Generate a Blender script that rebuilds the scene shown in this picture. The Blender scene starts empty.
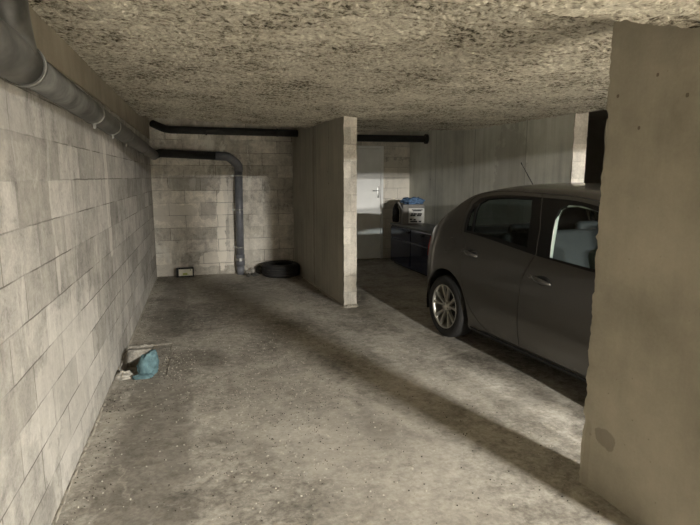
import bpy, bmesh, math, random
from mathutils import Vector, Matrix, noise
from mathutils.geometry import delaunay_2d_cdt
random.seed(7)
S = bpy.context.scene
COL = S.collection
PI = math.pi

# ------------------------------------------------------------------ materials
class NT:
    def __init__(s, name):
        s.m = bpy.data.materials.new(name); s.m.use_nodes = True
        s.t = s.m.node_tree; s.t.nodes.clear()
        s.out = s.n('ShaderNodeOutputMaterial')
        s.b = s.n('ShaderNodeBsdfPrincipled')
        s.l(s.b.outputs[0], s.out.inputs[0])
    def n(s, k, **kw):
        nd = s.t.nodes.new(k)
        for a, v in kw.items(): setattr(nd, a, v)
        return nd
    def l(s, a, b): s.t.links.new(a, b)
    def put(s, sock, v):
        if hasattr(v, 'is_output') or isinstance(v, bpy.types.NodeSocket): s.l(v, sock)
        else: sock.default_value = v
    def math(s, op, a, b=0.0, c=0.0, clamp=False):
        nd = s.n('ShaderNodeMath', operation=op, use_clamp=clamp)
        s.put(nd.inputs[0], a); s.put(nd.inputs[1], b); s.put(nd.inputs[2], c)
        return nd.outputs[0]
    def pos(s):
        return s.n('ShaderNodeNewGeometry').outputs['Position']
    def obj(s):
        return s.n('ShaderNodeTexCoord').outputs['Object']
    def sep(s, v):
        nd = s.n('ShaderNodeSeparateXYZ'); s.l(v, nd.inputs[0]); return nd.outputs
    def comb(s, x, y, z):
        nd = s.n('ShaderNodeCombineXYZ')
        for i, v in enumerate((x, y, z)): s.put(nd.inputs[i], v)
        return nd.outputs[0]
    def scale(s, v, sc):
        nd = s.n('ShaderNodeVectorMath', operation='MULTIPLY'); s.l(v, nd.inputs[0]); nd.inputs[1].default_value = sc
        return nd.outputs[0]
    def addv(s, a, b):
        nd = s.n('ShaderNodeVectorMath', operation='ADD'); s.l(a, nd.inputs[0]); s.put(nd.inputs[1], b); return nd.outputs[0]
    def noise(s, v, sc, det=5, rough=.55, dist=0.0):
        nd = s.n('ShaderNodeTexNoise'); s.l(v, nd.inputs['Vector'])
        nd.inputs['Scale'].default_value = sc; nd.inputs['Detail'].default_value = det
        nd.inputs['Roughness'].default_value = rough; nd.inputs['Distortion'].default_value = dist
        return nd.outputs[0]
    def voro(s, v, sc, feature='F1', out='Distance', rnd=1.0):
        nd = s.n('ShaderNodeTexVoronoi', feature=feature); s.l(v, nd.inputs['Vector'])
        nd.inputs['Scale'].default_value = sc; nd.inputs['Randomness'].default_value = rnd
        return nd.outputs[out]
    def ramp(s, f, stops):
        nd = s.n('ShaderNodeValToRGB'); s.l(f, nd.inputs[0]); e = nd.color_ramp.elements
        while len(e) < len(stops): e.new(.5)
        for i, (p, c) in enumerate(stops):
            e[i].position = p
            e[i].color = (c, c, c, 1) if isinstance(c, (int, float)) else (*c, 1)
        return nd.outputs[0]
    def step(s, f, a, b):
        nd = s.n('ShaderNodeMapRange', interpolation_type='SMOOTHSTEP'); s.put(nd.inputs[0], f)
        nd.inputs[1].default_value = a; nd.inputs[2].default_value = b
        return nd.outputs[0]
    def mix(s, f, a, b, mode='MIX'):
        nd = s.n('ShaderNodeMix', data_type='RGBA', blend_type=mode)
        s.put(nd.inputs[0], f)
        for i, v in ((6, a), (7, b)):
            if isinstance(v, tuple): v = (*v, 1) if len(v) == 3 else v
            s.put(nd.inputs[i], v)
        return nd.outputs[2]
    def bump(s, h, st, dist=.01, nrm=None):
        nd = s.n('ShaderNodeBump'); s.l(h, nd.inputs['Height'])
        nd.inputs['Strength'].default_value = st; nd.inputs['Distance'].default_value = dist
        if nrm is not None: s.l(nrm, nd.inputs['Normal'])
        return nd.outputs[0]
    def fin(s, col=None, rough=.9, nrm=None, metal=0.0, spec=.5):
        if col is not None: s.put(s.b.inputs['Base Color'], (*col, 1) if isinstance(col, tuple) and len(col) == 3 else col)
        s.put(s.b.inputs['Roughness'], rough); s.put(s.b.inputs['Metallic'], metal)
        s.b.inputs['Specular IOR Level'].default_value = spec
        if nrm is not None: s.l(nrm, s.b.inputs['Normal'])
        return s.m

def ellipse(N, u, v, cu, cv, ru, rv, warp, soft=.25):
    """soft warped patch mask, 1 inside"""
    a = N.math('DIVIDE', N.math('SUBTRACT', u, cu), ru); b = N.math('DIVIDE', N.math('SUBTRACT', v, cv), rv)
    d = N.math('ADD', N.math('POWER', N.math('ABSOLUTE', a), 3), N.math('POWER', N.math('ABSOLUTE', b), 3))
    d = N.math('ADD', d, N.math('MULTIPLY', N.math('SUBTRACT', warp, .5), 4.5))
    return N.math('SUBTRACT', 1.0, N.step(d, 1 - soft, 1 + soft))

def mat_blocks(name, axis, patches=(), base=.5, tint=(1, .94, .83), seed=0.0, joint=.5, lime_amt=.35, contrast=1.0):
    N = NT(name); P = N.sep(N.pos())
    h = P[1] if axis == 'y' else P[0]; z = P[2]
    base3 = N.comb(h, z, seed)
    w = N.math('MULTIPLY', N.math('SUBTRACT', N.noise(base3, 5, 3), .5), .012)
    vec = N.comb(N.math('ADD', h, w), N.math('ADD', N.math('ADD', z, .015), w), 0.0)
    br = N.n('ShaderNodeTexBrick'); N.l(vec, br.inputs['Vector'])
    br.inputs['Color1'].default_value = (.64, .635, .62, 1); br.inputs['Color2'].default_value = (1, 1, 1, 1)
    br.inputs['Mortar'].default_value = (.8, .8, .8, 1)
    br.inputs['Scale'].default_value = 1; br.inputs['Mortar Size'].default_value = .004
    br.inputs['Mortar Smooth'].default_value = .35; br.inputs['Brick Width'].default_value = .5; br.inputs['Row Height'].default_value = .2
    # joints fade where mortar was smeared flush
    fade = N.step(N.noise(base3, 2.2, 5), .42, .58)
    mort = N.math('MULTIPLY', br.outputs['Fac'], N.math('ADD', N.math('MULTIPLY', fade, .85), .15))
    blot = N.noise(base3, 1.3, 6, .6)
    streak = N.noise(N.comb(N.math('MULTIPLY', h, 6.0), N.math('MULTIPLY', z, .55), seed + 3), 1.6, 5, .6)
    fine = N.noise(base3, 48, 6, .8)
    patch = N.noise(base3, 8.5, 9, .76, .5)
    v = N.math('ADD', N.math('MULTIPLY', blot, .50), N.math('ADD', N.math('MULTIPLY', streak, .30), N.math('MULTIPLY', patch, .42 * contrast)))
    if contrast != 1: v = N.math('ADD', v, -.21 * (contrast - 1))
    v = N.math('ADD', v, N.math('MULTIPLY', fine, .38)); v = N.math('ADD', v, -.065)
    c = N.ramp(v, [(.52, tuple(base * .36 * t for t in tint)), (.68, tuple(base * .78 * t for t in tint)), (.92, tuple(min(1, base * 1.25) * t for t in tint))])
    c = N.mix(1.0, c, br.outputs['Color'], 'MULTIPLY')
    # lime runs and smeared mortar
    lime = N.noise(N.comb(N.math('MULTIPLY', h, 3.2), N.math('MULTIPLY', z, 1.1), seed + 9), 1.5, 8, .72, .5)
    lm = N.math('MULTIPLY', N.step(lime, .55, .66), lime_amt)
    c = N.mix(lm, c, (.78, .76, .69))
    warp = N.noise(base3, 4.5, 5, .65)
    for (cu, cv, ru, rv, amt, val) in patches:
        m = N.math('MULTIPLY', ellipse(N, h, z, cu, cv, ru, rv, warp, .12), amt)
        c = N.mix(m, c, tuple(val * t for t in tint))
    c = N.mix(N.math('MULTIPLY', mort, joint), c, (.10, .09, .07))
    pits = N.step(N.voro(base3, 38), .10, .03)
    c = N.mix(N.math('MULTIPLY', pits, .35), c, (.12, .11, .09))
    hgt = N.math('SUBTRACT', N.math('ADD', N.math('MULTIPLY', fine, .35), N.math('MULTIPLY', blot, .5)), N.math('MULTIPLY', mort, 1.0))
    hgt = N.math('SUBTRACT', hgt, N.math('MULTIPLY', pits, .4))
    return N.fin(c, .93, N.bump(hgt, .7, .006), spec=.2)

def mat_concrete(name, base=(.34, .31, .25), axis='x', streaks=.5, board=0.0, seed=0.0, pits=True, rough=.88, patches=()):
    N = NT(name); P = N.sep(N.pos())
    h = P[1] if axis == 'y' else P[0]; z = P[2]
    b3 = N.addv(N.pos(), (seed, seed, 0))
    blot = N.noise(b3, 1.6, 6, .6); fine = N.noise(b3, 70, 3, .6)
    st = N.noise(N.comb(N.math('MULTIPLY', h, 9), N.math('MULTIPLY', z, .5), seed), 1.5, 5, .6)
    v = N.math('ADD', N.math('MULTIPLY', blot, 1 - streaks * .5), N.math('MULTIPLY', st, streaks * .6))
    v = N.math('ADD', v, N.math('MULTIPLY', fine, .12))
    c = N.ramp(v, [(.35, tuple(x * .62 for x in base)), (.62, base), (.9, tuple(min(1, x * 1.35) for x in base))])
    hg = N.math('ADD', N.math('MULTIPLY', fine, .2), N.math('MULTIPLY', blot, .6))
    if pits:
        p = N.step(N.voro(N.comb(h, z, seed), 4.2), .075, .03)
        p2 = N.step(N.voro(N.comb(h, z, seed + 5), 17), .10, .03)
        pp = N.math('MAXIMUM', p, N.math('MULTIPLY', p2, .5))
        pp = N.math('MULTIPLY', pp, N.step(N.noise(N.comb(h, z, seed), 2.2, 3), .47, .56))
        c = N.mix(N.math('MULTIPLY', pp, .7), c, (.09, .075, .055)); hg = N.math('SUBTRACT', hg, N.math('MULTIPLY', pp, .8))
    if board:
        f = N.math('FRACT', N.math('DIVIDE', h, board)); ln = N.math('LESS_THAN', f, .02)
        c = N.mix(N.math('MULTIPLY', ln, .3), c, (.1, .09, .07))
    warp = N.noise(N.comb(h, z, seed), 7, 4, .6)
    for (cu, cv, ru, rv, amt, col) in patches:
        c = N.mix(N.math('MULTIPLY', ellipse(N, h, z, cu, cv, ru, rv, warp, .2), amt), c, col)
    return N.fin(c, rough, N.bump(hg, .55, .006), spec=.25)

def mat_ceiling():
    N = NT('sprayed_wool'); p = N.pos()
    q = N.addv(p, N.scale(N.comb(N.noise(p, 7, 3), N.noise(N.addv(p, (9, 3, 1)), 7, 3), 0.0), (.08, .08, 0)))
    a = N.noise(q, 30, 5, .62); b = N.noise(q, 75, 4, .75); big = N.noise(p, 2.1, 4, .6)
    aniso = N.noise(N.scale(q, (.6, 2.0, 1)), 15, 5, .65)
    f = N.math('ADD', N.math('MULTIPLY', a, .5), N.math('ADD', N.math('MULTIPLY', b, .35), N.math('MULTIPLY', aniso, .3)))
    f2 = N.math('ADD', f, N.math('MULTIPLY', N.math('SUBTRACT', big, .5), .28))
    c = N.ramp(f2, [(.45, (.05, .042, .03)), (.51, (.30, .27, .21)), (.57, (.56, .52, .43)), (.72, (.85, .81, .70))])
    return N.fin(c, .97, N.bump(f, 1.0, .03), spec=.1)

def mat_floor():
    N = NT('bay_concrete'); p = N.pos(); P = N.sep(p)
    big = N.noise(p, .9, 6, .6, .4); mid = N.noise(p, 4.5, 6, .65, .6); fine = N.noise(p, 42, 4, .7)
    sc2 = N.noise(p, 16, 6, .75, .3)
    v = N.math('ADD', N.math('MULTIPLY', big, .50), N.math('ADD', N.math('MULTIPLY', mid, .25), N.math('ADD', N.math('MULTIPLY', sc2, .42), N.math('MULTIPLY', fine, .22)))); v = N.math('ADD', v, -.09)
    c = N.ramp(v, [(.47, (.11, .10, .083)), (.56, (.24, .22, .185)), (.64, (.37, .345, .295)), (.76, (.55, .515, .45))])
    # scraped pale laitance along tyre tracks
    tr = N.noise(N.scale(p, (3.2, 1.3, 1)), 3.2, 7, .7, 1.2)
    zone = N.noise(p, .8, 3)
    tm = N.math('MULTIPLY', N.step(tr, .56, .66), N.step(zone, .42, .6))
    c = N.mix(N.math('MULTIPLY', tm, .42), c, (.42, .39, .34))
    # dark damp stains
    dm = N.step(N.noise(N.addv(p, (4, 7, 0)), 1.25, 5, .6, .5), .55, .68)
    c = N.mix(N.math('MULTIPLY', dm, .45), c, (.09, .078, .06))
    warp = N.noise(p, 3.5, 5, .65)
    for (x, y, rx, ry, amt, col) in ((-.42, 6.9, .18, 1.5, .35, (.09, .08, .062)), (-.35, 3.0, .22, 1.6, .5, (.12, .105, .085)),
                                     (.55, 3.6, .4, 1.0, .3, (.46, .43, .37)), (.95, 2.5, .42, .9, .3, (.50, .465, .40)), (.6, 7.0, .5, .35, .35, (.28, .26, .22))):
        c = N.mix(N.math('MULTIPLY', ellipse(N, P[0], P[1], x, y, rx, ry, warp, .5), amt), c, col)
    scr = N.noise(N.scale(N.addv(p, N.scale(N.comb(mid, big, 0.0), (.4, .4, 0))), (1.0, 2.6, 1)), 11, 8, .8, .8)
    c = N.mix(N.math('MULTIPLY', N.step(scr, .57, .66), .4), c, (.08, .07, .055))
    c = N.mix(N.math('MULTIPLY', N.step(scr, .43, .35), .35), c, (.52, .49, .43))
    # cracks
    cq = N.addv(p, N.scale(N.comb(mid, N.noise(N.addv(p, (5, 5, 5)), 4, 4), 0.0), (.35, .35, 0)))
    cr = N.step(N.voro(N.scale(cq, (1, .55, 1)), .75, 'DISTANCE_TO_EDGE'), .010, .0)
    cr = N.math('MULTIPLY', cr, N.step(N.noise(p, 1.4, 2), .45, .55))
    c = N.mix(N.math('MULTIPLY', cr, .55), c, (.40, .37, .31))
    # specks of loose grit and small oil dots
    s1 = N.step(N.voro(p, 26), .13, .06); s1 = N.math('MULTIPLY', s1, N.step(N.noise(p, 2.6, 3), .52, .6))
    c = N.mix(N.math('MULTIPLY', s1, .75), c, (.05, .042, .032))
    s2 = N.step(N.voro(N.addv(p, (3.3, 1.7, 0)), 21), .10, .05); s2 = N.math('MULTIPLY', s2, N.step(N.noise(N.addv(p, (8, 2, 0)), 2.1, 3), .5, .58))
    c = N.mix(N.math('MULTIPLY', s2, .8), c, (.6, .57, .5))
    hg = N.math('ADD', N.math('MULTIPLY', fine, .35), N.math('ADD', N.math('MULTIPLY', mid, .9), N.math('MULTIPLY', s2, .4)))
    rg = N.math('ADD', .62, N.math('MULTIPLY', mid, .3))
    return N.fin(c, rg, N.bump(hg, .55, .008), spec=.35)

def mat_plain(name, col, rough=.5, metal=0.0, var=.12, sc=14, bump=.1, spec=.5, coat=0.0):
    N = NT(name); p = N.obj()
    n = N.noise(p, sc, 4, .6)
    c = N.ramp(n, [(.3, tuple(x * (1 - var) for x in col)), (.7, tuple(min(1, x * (1 + var)) for x in col))])
    m = N.fin(c, N.math('ADD', rough, N.math('MULTIPLY', N.math('SUBTRACT', n, .5), .12)), N.bump(n, bump, .002) if bump else None, metal, spec)
    if coat:
        N.b.inputs['Coat Weight'].default_value = coat; N.b.inputs['Coat Roughness'].default_value = .06
    return m

def mat_glass(name, tint, refl=.12):
    N = NT(name)
    tr = N.n('ShaderNodeBsdfTransparent'); tr.inputs[0].default_value = (*tint, 1)
    gl = N.n('ShaderNodeBsdfGlossy'); gl.inputs['Roughness'].default_value = .02
    lw = N.n('ShaderNodeLayerWeight'); lw.inputs[0].default_value = .35
    f = N.math('ADD', .035, N.math('MULTIPLY', lw.outputs['Fresnel'], .16))
    mx = N.n('ShaderNodeMixShader'); N.l(f, mx.inputs[0]); N.l(tr.outputs[0], mx.inputs[1]); N.l(gl.outputs[0], mx.inputs[2])
    N.l(mx.outputs[0], N.out.inputs[0]); N.t.nodes.remove(N.b)
    return N.m

def mat_emit(name, col, st):
    N = NT(name); N.b.inputs['Base Color'].default_value = (.9, .9, .85, 1)
    N.b.inputs['Emission Color'].default_value = (*col, 1); N.b.inputs['Emission Strength'].default_value = st
    return N.m

M = {}
M['wall_left'] = mat_blocks('left_blockwork', 'y', [(4.75, 1.45, .08, .45, .6, .75), (3.05, 1.12, .03, .14, .5, .66),
                 (3.2, .5, .7, .4, .35, .66), (2.3, 1.85, .5, .10, .4, .3)], base=.56, joint=.75, tint=(1, .955, .87), lime_amt=.3, contrast=1.35)
M['wall_back'] = mat_blocks('back_blockwork', 'x', [(-.43, 1.03, .30, .14, .75, .62), (.30, .72, .07, .62, .8, .95), (.22, .25, .3, .12, .6, .85), (.36, 1.3, .06, .35, .6, .9),
                 (.47, .9, .04, .75, .5, .8), (.10, 1.08, .13, .17, .4, .32), (.85, .42, .22, .2, .4, .6), (-.2, 1.5, .3, .12, .45, .3), (-.6, .1, .2, .1, .5, .65)],
                 base=.80, seed=4.0, joint=.85, lime_amt=.75, contrast=1.8)
M['wall_rear_bay'] = mat_blocks('rear_bay_blockwork', 'x', [(3.8, 1.5, .3, .5, .6, .8), (3.95, 1.0, .12, .6, .5, .75)], base=.92, seed=11.0, joint=.45)
M['partition'] = mat_concrete('partition_concrete', (.42, .395, .33), 'y', .9, .62, 2.0, patches=[(7.6, 1.2, .05, 1.2, .4, (.16, .14, .11))])
M['wall_end'] = mat_blocks('wall_end_face', 'x', [], base=.80, seed=21.0, joint=.3)
M['wall_right'] = mat_concrete('right_concrete', (.78, .78, .70), 'y', .8, 1.25, 5.0, patches=[(6.6, 1.5, .35, .8, .35, (.42, .40, .35))])
M['pillar'] = mat_concrete('pillar_concrete', (.43, .395, .315), 'y', .22, 0, 8.0,
              patches=[(2.02, .30, .055, .055, .42, (.15, .13, .10)), (2.12, .14, .02, .2, .15, (.17, .14, .1)),
                       (1.973, 1.816, .007, .008, .65, (.08, .05, .035)), (1.90, 2.03, .007, .008, .65, (.09, .06, .04)), (1.752, 1.926, .007, .008, .65, (.08, .06, .04)), (2.1, 1.97, .007, .008, .65, (.09, .06, .04))])
M['concrete'] = mat_concrete('plain_concrete', (.32, .29, .24), 'x', .4, 0, 12.0)
M['concrete_y'] = mat_concrete('upper_beam_concrete', (.34, .30, .235), 'y', .4, 0, 15.0)
M['ceiling'] = mat_ceiling()
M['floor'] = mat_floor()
M['pit'] = mat_concrete('pit_concrete', (.15, .13, .105), 'x', .2, 0, 3.0)
M['mortar'] = mat_concrete('mortar_crumb', (.42, .39, .33), 'x', .2, 0, 6.0, pits=False)
M['pvc'] = mat_plain('grey_pvc', (.085, .083, .075), .45, 0, .55, 7, .15, .35)
M['pvc_back'] = mat_plain('blue_grey_pvc', (.15, .155, .17), .42, 0, .25, 9, .1, .45)
M['pvc_dark'] = mat_plain('dark_pvc', (.028, .027, .025), .6, 0, .3, 9, .1, .3)
M['pvc_ring'] = mat_plain('pale_ring_pvc', (.20, .195, .175), .5, 0, .15, 20)
M['steel'] = mat_plain('galvanised_steel', (.5, .5, .48), .35, .9, .15, 30)
M['rubber'] = mat_plain('tyre_rubber', (.022, .021, .02), .75, 0, .25, 40, .2, .3)
M['paint'] = mat_plain('grey_car_paint', (.075, .070, .063), .30, .5, .03, 300, 0, .5, .7)
M['black'] = mat_plain('black_trim', (.012, .012, .012), .45, 0, .1, 60, .1, .3)
M['black_gloss'] = mat_plain('gloss_black_pillar', (.006, .006, .006), .35, 0, .05, 60, 0, .25)
M['alloy'] = mat_plain('alloy_silver', (.42, .41, .37), .42, .8, .08, 30, .03)
M['glass'] = mat_glass('side_glass', (.80, .88, .85))
M['glass_dark'] = mat_glass('rear_side_glass', (.20, .24, .235))
M['screen_glass'] = mat_glass('windscreen_glass', (.93, .98, 1.0))
M['tail'] = mat_plain('tail_red', (.35, .02, .015), .15, 0, .1, 40, 0, .6, .5)
M['lamp_clear'] = mat_plain('headlamp_clear', (.5, .52, .53), .1, .3, .1, 40, 0, .6, .6)
M['seat'] = mat_plain('grey_green_seat_cloth', (.085, .10, .092), .9, 0, .15, 80, .3, .2)
M['cabin'] = mat_plain('dark_cabin_plastic', (.03, .032, .032), .7, 0, .1, 30, .1, .3)
M['cabin_light'] = mat_plain('pale_pillar_trim', (.60, .62, .58), .6, 0, .06, 30, .05, .3)  # pale tone stands for lamplight on the pillar edge
M['door_white'] = mat_plain('white_door_paint', (.90, .90, .87), .4, 0, .06, 3, .05, .5)
M['navy'] = mat_plain('glossy_navy_lacquer', (.008, .016, .07), .12, .2, .1, 10, 0, .8, .5)
M['chest_top'] = mat_plain('dusty_chest_top', (.17, .17, .165), .6, 0, .2, 10, .1)  # lid greyed to paint in the light falling on it
M['card'] = mat_plain('grey_cardboard', (.30, .29, .27), .85, 0, .15, 12, .2)
M['paper'] = mat_plain('white_paper', (.85, .85, .82), .7, 0, .04, 20, .05)
M['print'] = mat_plain('dark_print', (.08, .08, .08), .7, 0, .1, 20, 0)
M['blue_cloth'] = mat_plain('blue_cloth', (.10, .17, .28), .9, 0, .45, 25, .5, .2)
M['dark_bag'] = mat_plain('dark_bag_cloth', (.03, .028, .026), .85, 0, .2, 25, .3, .2)  # darkness of a shadow put into the lump's colour
M['rag'] = mat_plain('teal_rag_cloth', (.10, .165, .18), .9, 0, .35, 18, .6, .15)
M['rag_grey'] = mat_plain('grey_rubble', (.33, .31, .27), .9, 0, .3, 18, .5, .15)
M['rub_dark'] = mat_plain('dark_rubble', (.07, .068, .06), .85, 0, .35, 18, .5, .2)
M['cream'] = mat_plain('cream_label', (.85, .82, .66), .5, 0, .04, 15, .05)
M['green'] = mat_plain('yellow_green_print', (.50, .55, .12), .5, 0, .1, 20, 0)
M['chip'] = mat_plain('pale_chip', (.50, .47, .40), .9, 0, .2, 60, .3, .2)
M['chip_dark'] = mat_plain('dark_chip', (.06, .05, .04), .9, 0, .3, 60, .3, .2)
M['tube'] = mat_emit('lamp_tube', (1, .9, .74), 12.0)
M['metal_door'] = mat_plain('dark_garage_door', (.08, .075, .07), .6, .3, .1, 5, .1)

# ------------------------------------------------------------------ helpers
def link(name, bm, mats, parent=None, smooth=False, loc=None, rot=None):
    bm.normal_update()
    me = bpy.data.meshes.new(name); bm.to_mesh(me); bm.free()
    for m in (mats if isinstance(mats, (list, tuple)) else [mats]): me.materials.append(m)
    if smooth:
        me.shade_smooth()
    o = bpy.data.objects.new(name, me); COL.objects.link(o)
    if parent: o.parent = parent
    if loc: o.location = loc
    if rot: o.rotation_euler = rot
    return o
def tag(o, label, cat, group=None):
    o['label'] = label; o['category'] = cat
    if group: o['group'] = group
    return o
def struct(o):
    o['kind'] = 'structure'; return o
def empty(name, loc=(0, 0, 0), rz=0):
    o = bpy.data.objects.new(name, None); COL.objects.link(o); o.location = loc; o.rotation_euler = (0, 0, rz); o.empty_display_size = .1
    return o
def box(bm, c, s, rz=0, bev=0.0, seg=2, mi=0, rot=None):
    r = bmesh.ops.create_cube(bm, size=1); vs = r['verts']
    bmesh.ops.scale(bm, vec=s, verts=vs)
    if bev:
        es = list({e for v in vs for e in v.link_edges})
        rr = bmesh.ops.bevel(bm, geom=es, offset=bev, segments=seg, affect='EDGES', profile=.5)
        vs = list({v for f in rr['faces'] for v in f.verts} | {v for v in vs if v.is_valid})
    mt = Matrix.Translation(c) @ (rot.to_4x4() if rot else Matrix.Rotation(rz, 4, 'Z'))
    bmesh.ops.transform(bm, matrix=mt, verts=vs)
    for f in {f for v in vs for f in v.link_faces}: f.material_index = mi
    return vs
def prism(bm, pts, z0, z1):
    a = [bm.verts.new((x, y, z0)) for x, y in pts]; b = [bm.verts.new((x, y, z1)) for x, y in pts]
    n = len(pts)
    bm.faces.new(a[::-1]); bm.faces.new(b)
    for i in range(n): bm.faces.new((a[i], a[(i + 1) % n], b[(i + 1) % n], b[i]))
    bmesh.ops.recalc_face_normals(bm, faces=bm.faces[:])
def tube(bm, pts, r, seg=24, cap=True, mi=0):
    pts = [Vector(p) for p in pts]; rings = []
    up = Vector((0, 0, 1))
    t0 = (pts[1] - pts[0]).normalized()
    if abs(t0.dot(up)) > .95: up = Vector((1, 0, 0))
    nrm = t0.cross(up).normalized()
    for i, p in enumerate(pts):
        t = (pts[min(i + 1, len(pts) - 1)] - pts[max(i - 1, 0)]).normalized()
        nrm = (nrm - t * nrm.dot(t)).normalized(); bn = t.cross(nrm)
        rr = r[i] if isinstance(r, (list, tuple)) else r
        rings.append([bm.verts.new(p + (nrm * math.cos(a) + bn * math.sin(a)) * rr) for a in [2 * PI * k / seg for k in range(seg)]])
    for a, b in zip(rings, rings[1:]):
        for k in range(seg):
            f = bm.faces.new((a[k], a[(k + 1) % seg], b[(k + 1) % seg], b[k])); f.smooth = True; f.material_index = mi
    if cap:
        for q in (rings[0][::-1], rings[-1]): bm.faces.new(q).material_index = mi
def bend(a, c, b, n=8, cut=.12):
    a, c, b = Vector(a), Vector(c), Vector(b)
    p = c + (a - c).normalized() * cut; q = c + (b - c).normalized() * cut
    return [((1 - t) ** 2) * p + 2 * t * (1 - t) * c + t * t * q for t in [i / n for i in range(n + 1)]]
def lathe(bm, prof, axis='y', seg=48, closed=False, mi=0):
    rings = []
    for (r, h) in prof:
        ring = []
        for k in range(seg):
            a = 2 * PI * k / seg; x, y = r * math.cos(a), r * math.sin(a)
            ring.append(bm.verts.new((x, h, y) if axis == 'y' else (x, y, h)))
        rings.append(ring)
    prs = list(zip(rings, rings[1:])) + ([(rings[-1], rings[0])] if closed else [])
    for a, b in prs:
        for k in range(seg):
            f = bm.faces.new((a[k], a[(k + 1) % seg], b[(k + 1) % seg], b[k])); f.smooth = True; f.material_index = mi
    return rings
def lump(bm, c, s, seed, sub=3, amp=.35, freq=2.0, rz=0, flat=True):
    r = bmesh.ops.create_icosphere(bm, subdivisions=sub, radius=1); vs = r['verts']
    for v in vs:
        d = noise.noise(v.co * freq + Vector((seed * 3.1, seed, 0))) * amp + noise.noise(v.co * freq * 2.7 + Vector((seed, 0, seed))) * amp * .5
        v.co *= 1 + d
        if flat and v.co.z < -.55: v.co.z = -.55
    mt = Matrix.Translation(c) @ Matrix.Rotation(rz, 4, 'Z') @ Matrix.Diagonal((*s, 1))
    bmesh.ops.transform(bm, matrix=mt, verts=vs)
    return vs

# ------------------------------------------------------------------ camera
f_px, Hc = 526.0, 1.6
pitch, yaw = math.radians(9.2325), math.radians(-15.7207)
cam = bpy.data.cameras.new('camera'); co = bpy.data.objects.new('camera', cam); COL.objects.link(co)
cam.sensor_width = 36; cam.lens = 36 * f_px / 700; cam.clip_start = .02
co.location = (0, 0, Hc)
co.rotation_euler = (PI / 2 - pitch, 0, yaw)
S.camera = co

# ------------------------------------------------------------------ setting
LX = -.74
def part_x(y): return 1.665 - (y - 6.2) * .056          # left face of the partition
def rw_x(y): return 4.25 - (y - 5.4) * .057             # face of the far right wall
BY, RY = 8.93, 9.85
def zc(x, y):
    if x < 1.85: return 2.385 - (x + .74) / 2.59 * .08
    return 2.305 + (x - 1.85) / 2.4 * .03

# floor: fine grid with the sunk sump beside the left wall
def floor_h(x, y):
    h = .006 * noise.noise(Vector((x * .8, y * .8, 0))) + .0025 * noise.noise(Vector((x * 5, y * 5, 3)))
    e = .012 * noise.noise(Vector((x * 9, y * 9, 7)))
    if x < -.335 + e and 4.335 + e < y < 5.235 + e: h -= (.016 if x < -.5 else .007) + .004 * noise.noise(Vector((x * 20, y * 20, 1)))
    if x < -.50 + e and 4.42 + e < y < 5.15 + e: h -= .16
    return h - .004
def grid_lines(a, b, fine0, fine1, df, dc):
    out = []; x = a
    while x < b:
        out.append(x); x += df if fine0 <= x < fine1 else dc
    out.append(b); return out
bm = bmesh.new()
xs = grid_lines(-6, 9, -.9, -.25, .011, .09); ys = grid_lines(-10, 10.1, 4.25, 5.3, .013, .09)
vv = [[bm.verts.new((x, y, floor_h(x, y))) for x in xs] for y in ys]
for j in range(len(ys) - 1):
    for i in range(len(xs) - 1): bm.faces.new((vv[j][i], vv[j][i + 1], vv[j + 1][i + 1], vv[j + 1][i]))
struct(link('floor', bm, M['floor']))

bm = bmesh.new(); prism(bm, [(LX, .6), (LX, 9.0), (LX - .2, 9.0), (LX - .2, .6)], -.25, 2.75)
struct(link('wall_left', bm, M['wall_left']))
bm = bmesh.new(); prism(bm, [(LX - .01, .62), (LX + .012, .62), (LX + .012, 8.93), (LX - .01, 8.93)], 2.19, 2.75)
o = struct(link('trim_1', bm, M['concrete_y']))
bm = bmesh.new(); prism(bm, [(LX - .2, BY), (part_x(BY) + .08, BY), (part_x(BY) + .08, BY + .2), (LX - .2, BY + .2)], -.25, 2.75)
struct(link('wall_back', bm, M['wall_back']))
# thin partition: concrete faces, pale rough end
def rough_wall(name, quad, z0, z1, mat, endmat, amp=.004, nz=70):
    """quad: near-left, near-right, far-right, far-left; near end gets a chipped blockwork face"""
    bm = bmesh.new(); prism(bm, quad, z0, z1)
    o = struct(link(name, bm, mat))
    return o
PN = 6.2
q = [(part_x(PN), PN), (part_x(PN) + .16, PN - .01), (part_x(9.95) + .16, 9.95), (part_x(9.95), 9.95)]
rough_wall('wall_partition', q, -.1, 2.75, M['partition'], None)
def end_face(name, x0, x1, y, z0, z1, seed):
    bm = bmesh.new(); nx, nz = 8, 120; g = []
    for k in range(nz + 1):
        z = z0 + (z1 - z0) * k / nz; row = []
        for i in range(nx + 1):
            t = i / nx; x = x0 + (x1 - x0) * t
            e = 1.0 if 0 < i < nx else 0
            d = .007 + .005 * noise.noise(Vector((x * 12, z * 14, seed))) + .003 * noise.noise(Vector((x * 40, z * 45, seed)))
            if not e:
                x += (.006 if i == 0 else -.006) * (noise.noise(Vector((z * 9, seed, i))) + noise.noise(Vector((z * 31, seed, i))) * .6) ; 
            row.append((x, y - (d + .004), z))
        g.append(row)
    F = [[bm.verts.new(p) for p in r] for r in g]; B = [[bm.verts.new((p[0], y + .003, p[2])) for p in (r[0], r[-1])] for r in g]
    for k in range(nz):
        for i in range(nx): bm.faces.new((F[k][i], F[k][i + 1], F[k + 1][i + 1], F[k + 1][i]))
        bm.faces.new((B[k][0], F[k][0], F[k + 1][0], B[k + 1][0])); bm.faces.new((F[k][-1], B[k][1], B[k + 1][1], F[k + 1][-1]))
    return struct(link(name, bm, M['wall_end']))
end_face('trim_2', part_x(PN) - .002, part_x(PN) + .162, PN - .004, -.02, 2.36, 1.0)
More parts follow.
